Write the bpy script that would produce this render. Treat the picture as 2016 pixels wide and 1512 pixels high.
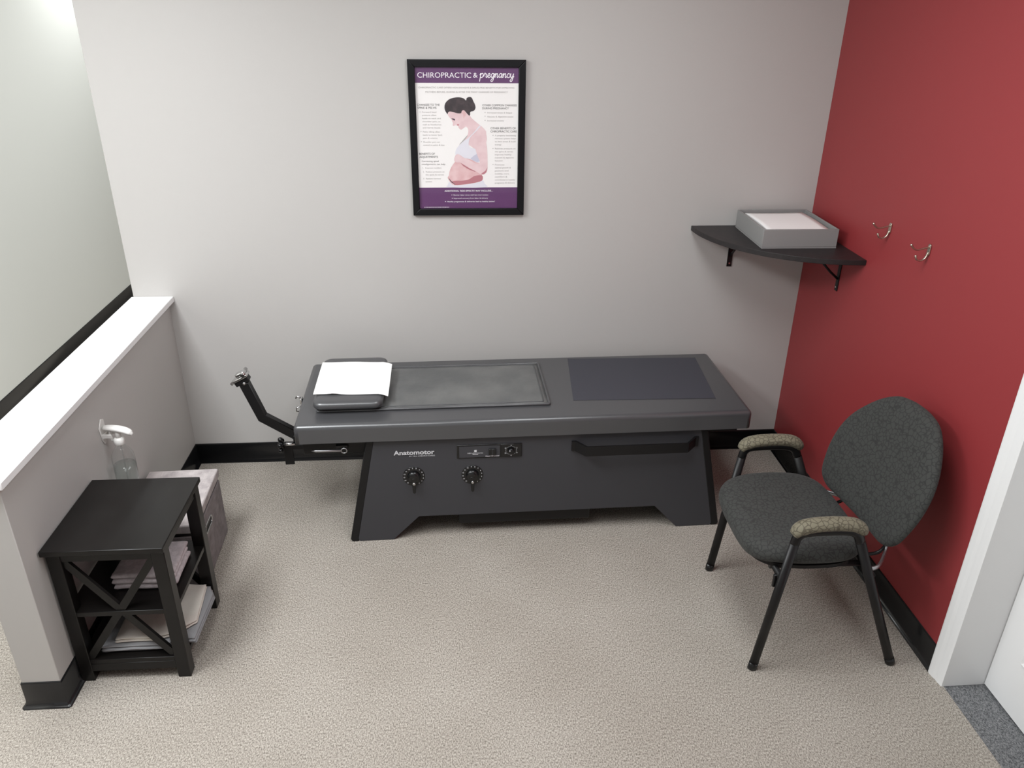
import bpy, bmesh, math, random
from mathutils import Vector, Matrix
random.seed(7)
for o in list(bpy.data.objects):
    bpy.data.objects.remove(o, do_unlink=True)
SC = bpy.context.scene
COL = SC.collection

# ------------------------------------------------------------------ camera
cam_d = bpy.data.cameras.new('camera')
cam_d.sensor_fit = 'HORIZONTAL'; cam_d.sensor_width = 36.0; cam_d.lens = 27.915
cam_d.clip_start = 0.02
cam = bpy.data.objects.new('camera', cam_d); COL.objects.link(cam)
RX = Vector((0.99743496, -0.07080271, 0.01051101))
UX = Vector((0.02143474, 0.43555785, 0.89990550))
FX = Vector((0.06829391, 0.89737191, -0.43595826))
cam.matrix_world = Matrix(((RX.x, UX.x, -FX.x, 0.0), (RX.y, UX.y, -FX.y, -3.43092),
                           (RX.z, UX.z, -FX.z, 2.0540), (0, 0, 0, 1)))
SC.camera = cam
SC.view_settings.view_transform = 'Standard'
SC.view_settings.look = 'None'
SC.view_settings.exposure = 0.0
SC.view_settings.gamma = 1.0
SC.view_settings.use_curve_mapping = False

# ------------------------------------------------------------------ light
world = bpy.data.worlds.new('world'); SC.world = world
world.use_nodes = True
world.node_tree.nodes['Background'].inputs[0].default_value = (0.97, 0.99, 1.0, 1)
world.node_tree.nodes['Background'].inputs[1].default_value = 0.53

def panel_or_fill(name, x, y, sx, sy, power, col=(0.94, 0.975, 1.0)):
    l = bpy.data.lights.new(name, 'AREA'); l.shape = 'RECTANGLE'
    l.size = sx; l.size_y = sy; l.energy = power; l.color = col
    o = bpy.data.objects.new(name, l); COL.objects.link(o)
    o.location = (x, y, 2.585)
    return o
panel_or_fill('ceiling_panel_or_fill_light', -2.05, 2.45, 0.6, 0.6, 18)
panel_or_fill('ceiling_panel_or_fill_light', -0.90, 1.30, 0.6, 1.2, 33)  # added fill behind the back wall to brighten the left wall evenly
panel_or_fill('ceiling_panel_or_fill_light', -1.50, -1.70, 0.6, 1.2, 68)
panel_or_fill('ceiling_panel_or_fill_light', 0.50, -1.60, 0.6, 1.2, 27)
panel_or_fill('ceiling_panel_or_fill_light', -0.70, -2.50, 0.6, 1.2, 23)

# ------------------------------------------------------------------ materials
def lin(c):
    r = []
    for v in c:
        v /= 255.0
        r.append(v / 12.92 if v <= 0.04045 else ((v + 0.055) / 1.055) ** 2.4)
    return (*r, 1.0)
MATS = {}
def mat(name, col, rough=0.5, metal=0.0, spec=0.5, bump=None, mottle=None, extra=None):
    """bump=(scale, strength, distance); mottle=(scale, colour2, low, high)"""
    if name in MATS: return MATS[name]
    m = bpy.data.materials.new(name); m.use_nodes = True
    nt = m.node_tree; b = nt.nodes['Principled BSDF']
    b.inputs['Base Color'].default_value = lin(col)
    b.inputs['Roughness'].default_value = rough
    b.inputs['Metallic'].default_value = metal
    b.inputs['Specular IOR Level'].default_value = spec
    tc = nt.nodes.new('ShaderNodeTexCoord')
    if mottle:
        n = nt.nodes.new('ShaderNodeTexNoise'); n.inputs['Scale'].default_value = mottle[0]
        n.inputs['Detail'].default_value = 3.0
        nt.links.new(tc.outputs['Object'], n.inputs['Vector'])
        r = nt.nodes.new('ShaderNodeValToRGB')
        r.color_ramp.elements[0].position = mottle[2]; r.color_ramp.elements[0].color = lin(col)
        r.color_ramp.elements[1].position = mottle[3]; r.color_ramp.elements[1].color = lin(mottle[1])
        nt.links.new(n.outputs['Fac'], r.inputs['Fac'])
        nt.links.new(r.outputs['Color'], b.inputs['Base Color'])
    if bump:
        n = nt.nodes.new('ShaderNodeTexNoise'); n.inputs['Scale'].default_value = bump[0]
        n.inputs['Detail'].default_value = 4.0
        nt.links.new(tc.outputs['Object'], n.inputs['Vector'])
        bp = nt.nodes.new('ShaderNodeBump'); bp.inputs['Strength'].default_value = bump[1]
        bp.inputs['Distance'].default_value = bump[2]
        nt.links.new(n.outputs['Fac'], bp.inputs['Height'])
        nt.links.new(bp.outputs['Normal'], b.inputs['Normal'])
    if extra: extra(nt, b, tc)
    MATS[name] = m
    return m

def carpet_nodes(c1, c2, c3):
    def f(nt, b, tc):
        mp = nt.nodes.new('ShaderNodeMapping'); mp.inputs['Scale'].default_value = (1.0, 0.55, 1.0)
        nt.links.new(tc.outputs['Object'], mp.inputs['Vector'])
        n1 = nt.nodes.new('ShaderNodeTexNoise'); n1.inputs['Scale'].default_value = 270
        n1.inputs['Detail'].default_value = 4.0; n1.inputs['Roughness'].default_value = 0.7
        n2 = nt.nodes.new('ShaderNodeTexNoise'); n2.inputs['Scale'].default_value = 2.2
        n2.inputs['Detail'].default_value = 4
        nt.links.new(mp.outputs['Vector'], n1.inputs['Vector'])
        nt.links.new(tc.outputs['Object'], n2.inputs['Vector'])
        r = nt.nodes.new('ShaderNodeValToRGB')
        e = r.color_ramp.elements
        e[0].position = 0.36; e[0].color = lin(c1); e[1].position = 0.50; e[1].color = lin(c2)
        k = e.new(0.66); k.color = lin(c3)
        nt.links.new(n1.outputs['Fac'], r.inputs['Fac'])
        mx = nt.nodes.new('ShaderNodeMix'); mx.data_type = 'RGBA'; mx.blend_type = 'MULTIPLY'
        r2 = nt.nodes.new('ShaderNodeValToRGB')
        r2.color_ramp.elements[0].position = .35; r2.color_ramp.elements[0].color = (.90, .89, .88, 1)
        r2.color_ramp.elements[1].position = .65; r2.color_ramp.elements[1].color = (1, 1, 1, 1)
        nt.links.new(n2.outputs['Fac'], r2.inputs['Fac'])
        mx.inputs[0].default_value = 1.0
        nt.links.new(r.outputs['Color'], mx.inputs[6]); nt.links.new(r2.outputs['Color'], mx.inputs[7])
        nt.links.new(mx.outputs[2], b.inputs['Base Color'])
        bp = nt.nodes.new('ShaderNodeBump'); bp.inputs['Strength'].default_value = 0.55
        bp.inputs['Distance'].default_value = 0.004
        nt.links.new(n1.outputs['Fac'], bp.inputs['Height'])
        nt.links.new(bp.outputs['Normal'], b.inputs['Normal'])
    return f

def crackle(base, line, scale, width):
    def f(nt, b, tc):
        mp = nt.nodes.new('ShaderNodeMapping'); mp.inputs['Scale'].default_value = (1.0, 1.0, 1.0)
        nz = nt.nodes.new('ShaderNodeTexNoise'); nz.inputs['Scale'].default_value = 30
        nt.links.new(tc.outputs['Object'], nz.inputs['Vector'])
        ad = nt.nodes.new('ShaderNodeMix'); ad.data_type = 'RGBA'; ad.blend_type = 'ADD'
        ad.inputs[0].default_value = 0.02
        nt.links.new(tc.outputs['Object'], ad.inputs[6]); nt.links.new(nz.outputs['Color'], ad.inputs[7])
        v = nt.nodes.new('ShaderNodeTexVoronoi'); v.feature = 'DISTANCE_TO_EDGE'
        v.inputs['Scale'].default_value = scale
        v.inputs['Randomness'].default_value = 0.85
        nt.links.new(ad.outputs[2], v.inputs['Vector'])
        r = nt.nodes.new('ShaderNodeValToRGB')
        r.color_ramp.elements[0].position = width * 0.4; r.color_ramp.elements[0].color = lin(line)
        r.color_ramp.elements[1].position = width; r.color_ramp.elements[1].color = lin(base)
        nt.links.new(v.outputs['Distance'], r.inputs['Fac'])
        nt.links.new(r.outputs['Color'], b.inputs['Base Color'])
        bp = nt.nodes.new('ShaderNodeBump'); bp.inputs['Strength'].default_value = 0.35
        bp.inputs['Distance'].default_value = 0.002
        nt.links.new(r.outputs['Color'], bp.inputs['Height'])
        nt.links.new(bp.outputs['Normal'], b.inputs['Normal'])
        b.inputs['Sheen Weight'].default_value = 0.06
    return f

def linen(c1, c2):
    def f(nt, b, tc):
        out = []
        for s in ((1300, 26, 26), (26, 26, 1300), (26, 1300, 26)):
            mp = nt.nodes.new('ShaderNodeMapping'); mp.inputs['Scale'].default_value = s
            n = nt.nodes.new('ShaderNodeTexNoise'); n.inputs['Scale'].default_value = 1.0
            nt.links.new(tc.outputs['Object'], mp.inputs['Vector']); nt.links.new(mp.outputs['Vector'], n.inputs['Vector'])
            out.append(n)
        a = nt.nodes.new('ShaderNodeMath'); a.operation = 'ADD'
        nt.links.new(out[0].outputs['Fac'], a.inputs[0]); nt.links.new(out[1].outputs['Fac'], a.inputs[1])
        a2 = nt.nodes.new('ShaderNodeMath'); a2.operation = 'ADD'
        nt.links.new(a.outputs[0], a2.inputs[0]); nt.links.new(out[2].outputs['Fac'], a2.inputs[1])
        d = nt.nodes.new('ShaderNodeMath'); d.operation = 'DIVIDE'; d.inputs[1].default_value = 3.0
        nt.links.new(a2.outputs[0], d.inputs[0])
        r = nt.nodes.new('ShaderNodeValToRGB')
        r.color_ramp.elements[0].position = .38; r.color_ramp.elements[0].color = lin(c1)
        r.color_ramp.elements[1].position = .62; r.color_ramp.elements[1].color = lin(c2)
        nt.links.new(d.outputs[0], r.inputs['Fac']); nt.links.new(r.outputs['Color'], b.inputs['Base Color'])
        bp = nt.nodes.new('ShaderNodeBump'); bp.inputs['Strength'].default_value = .3; bp.inputs['Distance'].default_value = .001
        nt.links.new(d.outputs[0], bp.inputs['Height']); nt.links.new(bp.outputs['Normal'], b.inputs['Normal'])
    return f

def clear_mat(name, tint, rough, refl=.03):
    m = bpy.data.materials.new(name); m.use_nodes = True; nt = m.node_tree
    for n in list(nt.nodes): nt.nodes.remove(n)
    o = nt.nodes.new('ShaderNodeOutputMaterial'); t = nt.nodes.new('ShaderNodeBsdfTransparent')
    t.inputs[0].default_value = tint
    g = nt.nodes.new('ShaderNodeBsdfGlossy'); g.inputs['Roughness'].default_value = rough
    lw = nt.nodes.new('ShaderNodeLayerWeight'); lw.inputs[0].default_value = 0.5
    pw = nt.nodes.new('ShaderNodeMath'); pw.operation = 'POWER'; pw.inputs[1].default_value = 4.0
    fr = nt.nodes.new('ShaderNodeMath'); fr.operation = 'MULTIPLY_ADD'; fr.inputs[1].default_value = 0.75; fr.inputs[2].default_value = refl
    nt.links.new(lw.outputs['Facing'], pw.inputs[0]); nt.links.new(pw.outputs[0], fr.inputs[0])
    mx = nt.nodes.new('ShaderNodeMixShader')
    nt.links.new(fr.outputs[0], mx.inputs[0]); nt.links.new(t.outputs[0], mx.inputs[1]); nt.links.new(g.outputs[0], mx.inputs[2])
    nt.links.new(mx.outputs[0], o.inputs[0])
    return m

M = dict(
 wall=mat('grey_wall_paint', (186, 183, 180), .55, bump=(260, .08, .001)),
 red=mat('red_wall_paint', (145, 51, 54), .5, bump=(260, .08, .001)),
 pale=mat('pale_wall_paint', (224, 224, 217), .5, bump=(260, .08, .001)),
 ceil=mat('ceiling_white', (225, 224, 220), .8),
 white=mat('white_trim_paint', (236, 236, 236), .38),
 capw=mat('white_cap_laminate', (242, 242, 242), .3),
 carpet=mat('taupe_carpet', (150, 140, 130), .95, spec=.1, extra=carpet_nodes((112, 105, 98), (164, 157, 148), (202, 195, 185))),
 carpet2=mat('grey_carpet', (110, 112, 114), .95, spec=.1, extra=carpet_nodes((70, 71, 73), (116, 117, 119), (150, 150, 151))),
 base=mat('black_vinyl_base', (26, 26, 27), .20, spec=.5),
 vinyl=mat('charcoal_vinyl', (69, 69, 71), .31, spec=.8, bump=(420, .08, .0005)),
 vinyl2=mat('smooth_charcoal_vinyl', (86, 87, 87), .30, spec=.45, bump=(11, .5, .008), mottle=(5.5, (112, 112, 110), .38, .82)),  # pale blotches paint the roller cover's smudgy sheen into its colour
 matv=mat('navy_black_mat', (58, 58, 66), .62),
 lam=mat('charcoal_laminate', (57, 57, 61), .55, bump=(500, .1, .0005)),
 blk=mat('black_edge', (17, 16, 17), .5, spec=.35),
 frame=mat('black_frame_lacquer', (13, 13, 16), .4, spec=.3),
 blkm=mat('black_powder_steel', (19, 18, 19), .38, spec=.35),
 steel=mat('dull_steel', (172, 172, 174), .38, metal=1.0),
 blkg=mat('black_gloss_plastic', (16, 16, 17), .25),
 chrome=mat('chrome', (205, 205, 205), .18, metal=1.0),
 nickel=mat('satin_nickel', (196, 186, 172), .3, metal=1.0),
 paper=mat('white_paper', (248, 247, 245), .8),
 silver=mat('silver_print', (205, 205, 208), .5),
 seat=mat('charcoal_crackle_fabric', (70, 72, 70), .8, spec=.25, extra=crackle((60, 61, 59), (47, 47, 46), 60, .10)),
 arm=mat('olive_crackle_fabric', (112, 106, 86), .7, spec=.3, extra=crackle((116, 111, 94), (84, 78, 65), 62, .11)),  # olive of the worn arms, lightened: grazing sheen put into the colour
 wood=mat('black_stained_wood', (18, 16, 15), .30, spec=.32, mottle=(14, (21, 19, 18), .4, .6)),
 shelf=mat('black_brown_shelf', (38, 33, 34), .5, mottle=(40, (31, 27, 28), .4, .6)),
 tray=mat('grey_linen_board', (138, 137, 136), .7, bump=(600, .2, .0006)),
 linen=mat('grey_linen', (150, 142, 142), .9, spec=.1, extra=linen((118, 111, 112), (152, 145, 145))),
 linenl=mat('pale_linen', (178, 170, 170), .9, spec=.1, extra=linen((150, 142, 142), (200, 192, 190))),
 towl=mat('lavender_grey_terry', (180, 170, 172), .95, spec=.1, bump=(320, .5, .003), mottle=(60, (198, 188, 190), .4, .62)),
 towb=mat('beige_terry', (210, 204, 195), .95, spec=.1, bump=(320, .4, .003), mottle=(7, (194, 184, 176), .45, .7)),
 towg=mat('grey_cotton', (146, 146, 148), .95, spec=.1, bump=(320, .4, .003)),
 plast=mat('white_plastic', (226, 224, 220), .35),
 purple=mat('purple_print', (97, 56, 103), .5),
 sheet=mat('poster_paper', (243, 240, 238), .55),
 tw=mat('print_white', (246, 240, 246), .5),
 tdark=mat('print_dark_grey', (96, 92, 92), .5),
 tgrey=mat('print_light_grey', (178, 174, 172), .5),
 tmid=mat('print_mid_grey', (140, 136, 136), .5),
 hair=mat('print_hair', (52, 42, 46), .5, mottle=(40, (70, 58, 60), .45, .7)),
 skin=mat('print_skin', (232, 206, 208), .5, mottle=(30, (224, 194, 197), .4, .65)),
 skin2=mat('print_skin_pink', (220, 178, 180), .5, mottle=(26, (230, 198, 198), .4, .65)),
 skin3=mat('print_skin_rose', (186, 122, 130), .5),
 shirt=mat('print_shirt', (226, 224, 232), .5),
 shirt2=mat('print_shirt_fold', (200, 198, 214), .5),
 dkeye=mat('print_dark', (84, 60, 74), .5),
 lips=mat('print_lips', (196, 122, 132), .5),
)
M['glass'] = clear_mat('clear_glass', (1, 1, 1, 1), .04, .02)
M['bottle'] = clear_mat('clear_plastic', (.95, .96, .96, 1), .10, .03)
M['liquid'] = clear_mat('clear_liquid', (.88, .92, .91, 1), .05, .02)

# ------------------------------------------------------------------ helpers
def new():
    return bmesh.new()
def obj(name, bm, m, parent=None, smooth=None):
    me = bpy.data.meshes.new(name); bm.normal_update(); bm.to_mesh(me); bm.free()
    if smooth is not None:
        for p in me.polygons: p.use_smooth = smooth
    me.materials.append(M[m] if isinstance(m, str) else m)
    o = bpy.data.objects.new(name, me); COL.objects.link(o)
    if parent: o.parent = parent
    return o
def tag(o, label, cat, group=None):
    o['label'] = label; o['category'] = cat
    if group: o['group'] = group
    return o
def thing(name, label, cat, loc=(0, 0, 0), rz=0.0, group=None):
    o = bpy.data.objects.new(name, None); COL.objects.link(o)
    o.empty_display_size = .05
    o.location = loc; o.rotation_euler = (0, 0, rz)
    return tag(o, label, cat, group)
def struct(name, bm, m, parent=None, smooth=None):
    o = obj(name, bm, m, parent, smooth)
    if not parent: o['kind'] = 'structure'
    return o
def box(bm, x0, x1, y0, y1, z0, z1, bev=0.0, seg=2, mx=None):
    vs = [bm.verts.new(Vector(p)) for p in ((x0, y0, z0), (x1, y0, z0), (x1, y1, z0), (x0, y1, z0),
                                            (x0, y0, z1), (x1, y0, z1), (x1, y1, z1), (x0, y1, z1))]
    fs = [bm.faces.new([vs[i] for i in q]) for q in ((3, 2, 1, 0), (4, 5, 6, 7), (0, 1, 5, 4), (1, 2, 6, 5), (2, 3, 7, 6), (3, 0, 4, 7))]
    allv = set(vs)
    if bev > 0:
        es = list({e for f in fs for e in f.edges})
        r = bmesh.ops.bevel(bm, geom=es, offset=bev, segments=seg, profile=.5, affect='EDGES')
        for f in r['faces']: f.smooth = True
        allv = {v for v in vs if v.is_valid} | set(r['verts'])
    if mx is not None:
        for v in allv: v.co = mx @ v.co
    return bm
def prism(bm, pts, fn, d0, d1, bev=0.0, seg=2):
    """closed 2-D outline (u,v) swept from d0 to d1; fn(u,v,d) -> xyz"""
    a = [bm.verts.new(Vector(fn(u, v, d0))) for u, v in pts]
    b = [bm.verts.new(Vector(fn(u, v, d1))) for u, v in pts]
    n = len(pts)
    f0 = bm.faces.new(a); f1 = bm.faces.new(list(reversed(b)))
    fs = [f0, f1] + [bm.faces.new((a[i], b[i], b[(i + 1) % n], a[(i + 1) % n])) for i in range(n)]
    bmesh.ops.recalc_face_normals(bm, faces=fs)
    if bev > 0:
        es = list(set(f0.edges) | set(f1.edges))
        r = bmesh.ops.bevel(bm, geom=es, offset=bev, segments=seg, profile=.5, affect='EDGES')
        for f in r['faces']: f.smooth = True
    return bm
def catmull(pts, k=6, closed=False):
    P = [Vector(p) for p in pts]; n = len(P); out = []
    rng = range(n) if closed else range(n - 1)
    for i in rng:
        p1, p2 = P[i], P[(i + 1) % n]
        p0 = P[i - 1] if (closed or i > 0) else p1 * 2 - p2
        p3 = P[(i + 2) % n] if (closed or i + 2 < n) else p2 * 2 - p1
        for j in range(k):
            t = j / k
            out.append(.5 * ((2 * p1) + (p2 - p0) * t + (2 * p0 - 5 * p1 + 4 * p2 - p3) * t * t + (3 * p1 - p0 - 3 * p2 + p3) * t ** 3))
    if not closed: out.append(P[-1])
    return out
def tube(bm, path, r, seg=12, ref=(0, 1, 0), cap=True, rads=None, rb=None):
    """tube through points; r along ref side, rb across it; rads = list of scale per point"""
    P = [Vector(p) for p in path]; rb = rb or r; rings = []
    for i, p in enumerate(P):
        t = (P[min(i + 1, len(P) - 1)] - P[max(i - 1, 0)]).normalized()
        a = Vector(ref) - t * t.dot(Vector(ref))
        if a.length < 1e-4: a = t.orthogonal()
        a.normalize(); b = t.cross(a)
        s = rads[i] if rads else 1.0
        rings.append([bm.verts.new(p + (a * r * math.cos(q) + b * rb * math.sin(q)) * s) for q in
                      [2 * math.pi * k / seg for k in range(seg)]])
    for i in range(len(P) - 1):
        for k in range(seg):
            f = bm.faces.new((rings[i][k], rings[i][(k + 1) % seg], rings[i + 1][(k + 1) % seg], rings[i + 1][k])); f.smooth = True
    if cap:
        bm.faces.new(list(reversed(rings[0]))); bm.faces.new(rings[-1])
    return bm
def lathe(bm, prof, origin=(0, 0, 0), axis='Z', seg=24, mx=None):
    rings = []; o = Vector(origin)
    def pt(r, h, q):
        c, s = r * math.cos(q), r * math.sin(q)
        v = Vector((c, s, h)) if axis == 'Z' else (Vector((c, -h, s)) if axis == 'Y' else Vector((h, c, s)))
        v = o + v
        return mx @ v if mx is not None else v
    for r, h in prof:
        if r < 1e-6: rings.append([bm.verts.new(pt(0, h, 0))])
        else: rings.append([bm.verts.new(pt(r, h, 2 * math.pi * k / seg)) for k in range(seg)])
    fs = []
    for a, b in zip(rings, rings[1:]):
        for k in range(seg):
            k2 = (k + 1) % seg
            if len(a) == 1 and len(b) == 1: continue
            if len(a) == 1: f = bm.faces.new((a[0], b[k2], b[k]))
            elif len(b) == 1: f = bm.faces.new((a[k], a[k2], b[0]))
            else: f = bm.faces.new((a[k], a[k2], b[k2], b[k]))
            f.smooth = True; fs.append(f)
    if len(rings[0]) > 1: fs.append(bm.faces.new(list(reversed(rings[0]))))
    if len(rings[-1]) > 1: fs.append(bm.faces.new(rings[-1]))
    bmesh.ops.recalc_face_normals(bm, faces=fs)
    return bm
def pad(bm, outline, fn, top, bot, n=4.0, rings=9, edge=None):
    """upholstered pad: outline (u,v) scaled towards its centre, depth follows a superellipse. fn(u,v,d)->xyz"""
    cu = sum(p[0] for p in outline) / len(outline); cv = sum(p[1] for p in outline) / len(outline)
    ss = [1 - (1 - i / rings) ** 2.2 for i in range(1, rings + 1)]
    N = len(outline); fs = []
    def ring(s, d): return [bm.verts.new(Vector(fn(cu + (u - cu) * s, cv + (v - cv) * s, d))) for u, v in outline]
    prof = lambda s: max(0.0, 1 - s ** n) ** (1 / 2.2)
    R = []
    for s in ss: R.append(ring(s, top * prof(s)))
    for s in reversed(ss[:-1]): R.append(ring(s, -bot * prof(s)))
    c0 = bm.verts.new(Vector(fn(cu, cv, top))); c1 = bm.verts.new(Vector(fn(cu, cv, -bot)))
    for k in range(N):
        k2 = (k + 1) % N
        fs.append(bm.faces.new((c0, R[0][k], R[0][k2])))
        for a, b in zip(R, R[1:]): fs.append(bm.faces.new((a[k], b[k], b[k2], a[k2])))
        fs.append(bm.faces.new((R[-1][k], c1, R[-1][k2])))
    for f in fs: f.smooth = True
    bmesh.ops.recalc_face_normals(bm, faces=fs)
    return bm
def rrect(x0, x1, y0, y1, r, k=5, sub=0):
    out = []
    for cx, cy, a in ((x1 - r, y1 - r, 0), (x0 + r, y1 - r, 90), (x0 + r, y0 + r, 180), (x1 - r, y0 + r, 270)):
        for j in range(k + 1):
            q = math.radians(a + 90 * j / k); out.append((cx + r * math.cos(q), cy + r * math.sin(q)))
    if sub:
        o2 = []
        for i, p in enumerate(out):
            q = out[(i + 1) % len(out)]; L = math.hypot(q[0] - p[0], q[1] - p[1]); m_ = max(1, int(L / sub))
            for j in range(m_): o2.append((p[0] + (q[0] - p[0]) * j / m_, p[1] + (q[1] - p[1]) * j / m_))
        out = o2
    return out
XYZ = lambda u, v, d: (u, v, d)
XZ = lambda u, v, d: (u, d, v)
YZ = lambda u, v, d: (d, u, v)
def add_text(bm, s, fn, x, z, w=None, cap=.01, align='LEFT', bold=0.0):
    """flat lettering; fn(u,v) -> xyz"""
    cu = bpy.data.curves.new('t', 'FONT'); cu.body = s; cu.size = 1.0; cu.resolution_u = 4; cu.offset = bold
    to = bpy.data.objects.new('t', cu)
    me = bpy.data.meshes.new_from_object(to)
    if len(me.vertices):
        xs = [v.co.x for v in me.vertices]; x0, x1 = min(xs), max(xs)
        sy = cap / .73; sx = (w / (x1 - x0)) if w else sy
        ox = {'LEFT': 0, 'CENTER': (x1 - x0) * sx / 2}[align]
        vs = [bm.verts.new(Vector(fn(x - ox + (v.co.x - x0) * sx, z + v.co.y * sy))) for v in me.vertices]
        for p in me.polygons:
            try: bm.faces.new([vs[i] for i in p.vertices])
            except ValueError: pass
    bpy.data.objects.remove(to); bpy.data.curves.remove(cu); bpy.data.meshes.remove(me)
    return bm
def ribbon(bm, pts, w, fn):
    P = catmull([(a, b, 0) for a, b in pts], 5); L = []; Rr = []
    for i, p in enumerate(P):
        t = (P[min(i + 1, len(P) - 1)] - P[max(i - 1, 0)]); t.normalize(); n = Vector((-t.y, t.x, 0)) * w / 2
        k = Vector((0, -2e-6 * i, 0))
        L.append(bm.verts.new(Vector(fn(p.x + n.x, p.y + n.y)) + k)); Rr.append(bm.verts.new(Vector(fn(p.x - n.x, p.y - n.y)) + k))
    for i in range(len(P) - 1): bm.faces.new((L[i], L[i + 1], Rr[i + 1], Rr[i]))
def flat(bm, pts, fn):
    from mathutils.geometry import tessellate_polygon
    vs = [bm.verts.new(Vector(fn(a, b))) for a, b in pts]
    for t in tessellate_polygon([[Vector((a, b, 0)) for a, b in pts]]):
        p, q, r = [pts[i] for i in t]
        ar = (q[0] - p[0]) * (r[1] - p[1]) - (q[1] - p[1]) * (r[0] - p[0])
        if abs(ar) < 1e-10: continue
        bm.faces.new([vs[i] for i in (t if ar > 0 else t[::-1])])
    return bm

# ================================================================== the room
XR, XC, XL, XH = 1.600, -1.420, -2.431, -1.272
CEIL = 2.60
bm = new(); box(bm, XL, XR, -6, 5, -.05, 0); struct('floor', bm, 'carpet')
bm = new(); box(bm, XR, 2.6, -6, .14, -.05, -.001); struct('floor_doorway', bm, 'carpet2')
bm = new(); box(bm, XL - .12, XR + .12, -6, 5, CEIL, CEIL + .05); struct('ceiling', bm, 'ceil')
bm = new(); box(bm, XC, XR + .145, 0, .12, 0, CEIL, .003, 2); struct('wall_back', bm, 'wall')
bm = new(); box(bm, XR, XR + .145, -1.572, 0, 0, CEIL); struct('wall_right', bm, 'red')
bm = new(); box(bm, XR, XR + .145, -2.43, -1.572, 2.03, CEIL); struct('wall_right_header', bm, 'red')
bm = new(); box(bm, XR, XR + .145, -6, -2.43, 0, CEIL); struct('wall_right_near', bm, 'red')
bm = new(); box(bm, XL - .12, XL, -6, 5, 0, CEIL); struct('wall_left', bm, 'pale')
bm = new(); box(bm, XL - .12, XR + .145, 5, 5.1, 0, CEIL); struct('wall_far', bm, 'pale')
bm = new(); box(bm, XH - .118, XH, -1.487, 0, 0, .830, .002, 2); struct('wall_half', bm, 'wall')
bm = new(); box(bm, -1.428, -1.2465, -1.513, 0, .830, .855, .003, 2); struct('trim_1', bm, 'capw')

COVE = [(0, 0), (.018, 0), (.0175, .002), (.0125, .0045), (.0085, .0095), (.0060, .018), (.0045, .028), (.004, .097), (.0025, .1005), (0, .1016)]
def cove(name, a, b, nrm):
    """vinyl cove base along a wall from a to b (xy), nrm = outward normal"""
    bm = new(); n = len(COVE); A, B = [], []
    for d, z in COVE:
        A.append(bm.verts.new((a[0] + nrm[0] * d, a[1] + nrm[1] * d, z))); B.append(bm.verts.new((b[0] + nrm[0] * d, b[1] + nrm[1] * d, z)))
    fs = [bm.faces.new(A), bm.faces.new(B)]
    for i in range(n - 1):
        f = bm.faces.new((A[i], B[i], B[i + 1], A[i + 1])); f.smooth = 2 <= i <= 6; fs.append(f)
    bmesh.ops.recalc_face_normals(bm, faces=fs)
    return struct(name, bm, 'base')
cove('baseboard_back', (XH, 0), (XR, 0), (0, -1))
cove('baseboard_right', (XR, 0), (XR, -1.526), (-1, 0))
cove('baseboard_left', (XL, -6), (XL, 5), (1, 0))
# half wall: one wrapped base, inner side, end and outer side
def wrap_base():
    bm = new(); R = []
    x0, x1, ye = XH - .118, XH, -1.487
    for d, z in COVE:
        R.append([bm.verts.new(p) for p in ((x1 + d, -.0, z), (x1 + d, ye - d * .6, z), (x1 + d * .6, ye - d, z), (x0 - d * .6, ye - d, z), (x0 - d, ye - d * .6, z), (x0 - d, 0, z))])
    for i in range(len(R) - 1):
        for k in range(5):
            f = bm.faces.new((R[i][k], R[i][k + 1], R[i + 1][k + 1], R[i + 1][k])); f.smooth = 2 <= i <= 6
    bmesh.ops.recalc_face_normals(bm, faces=bm.faces[:])
    return struct('baseboard_half', bm, 'base')
wrap_base()

# doorway in the red wall
bm = new()   # far casing, moulded profile
CAS = [(-1.523, 0), (-1.523, -.017), (-1.529, -.018), (-1.545, -.016), (-1.558, -.0125), (-1.566, -.012), (-1.582, -.010), (-1.590, -.008), (-1.590, 0)]
prism(bm, CAS, lambda u, v, d: (XR + v, u, d), 0, 2.03); struct('trim_2', bm, 'white')
bm = new(); box(bm, XR - .0075, XR + .165, -1.5895, -1.5715, 0, 2.03, .001, 1); struct('trim_3', bm, 'white')
bm = new(); prism(bm, [(-2.432 - (u + 1.523), v) for u, v in CAS], lambda u, v, d: (XR + v, u, d), 0, 2.03); struct('trim_4', bm, 'white')
bm = new(); box(bm, XR - .0075, XR + .165, -2.431, -2.413, 0, 2.03, .001, 1); struct('trim_5', bm, 'white')
bm = new(); box(bm, 1.739, 1.776, -2.412, -1.591, .006, 2.02, .0015, 1)
door = struct('door_1', bm, 'white')
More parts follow.
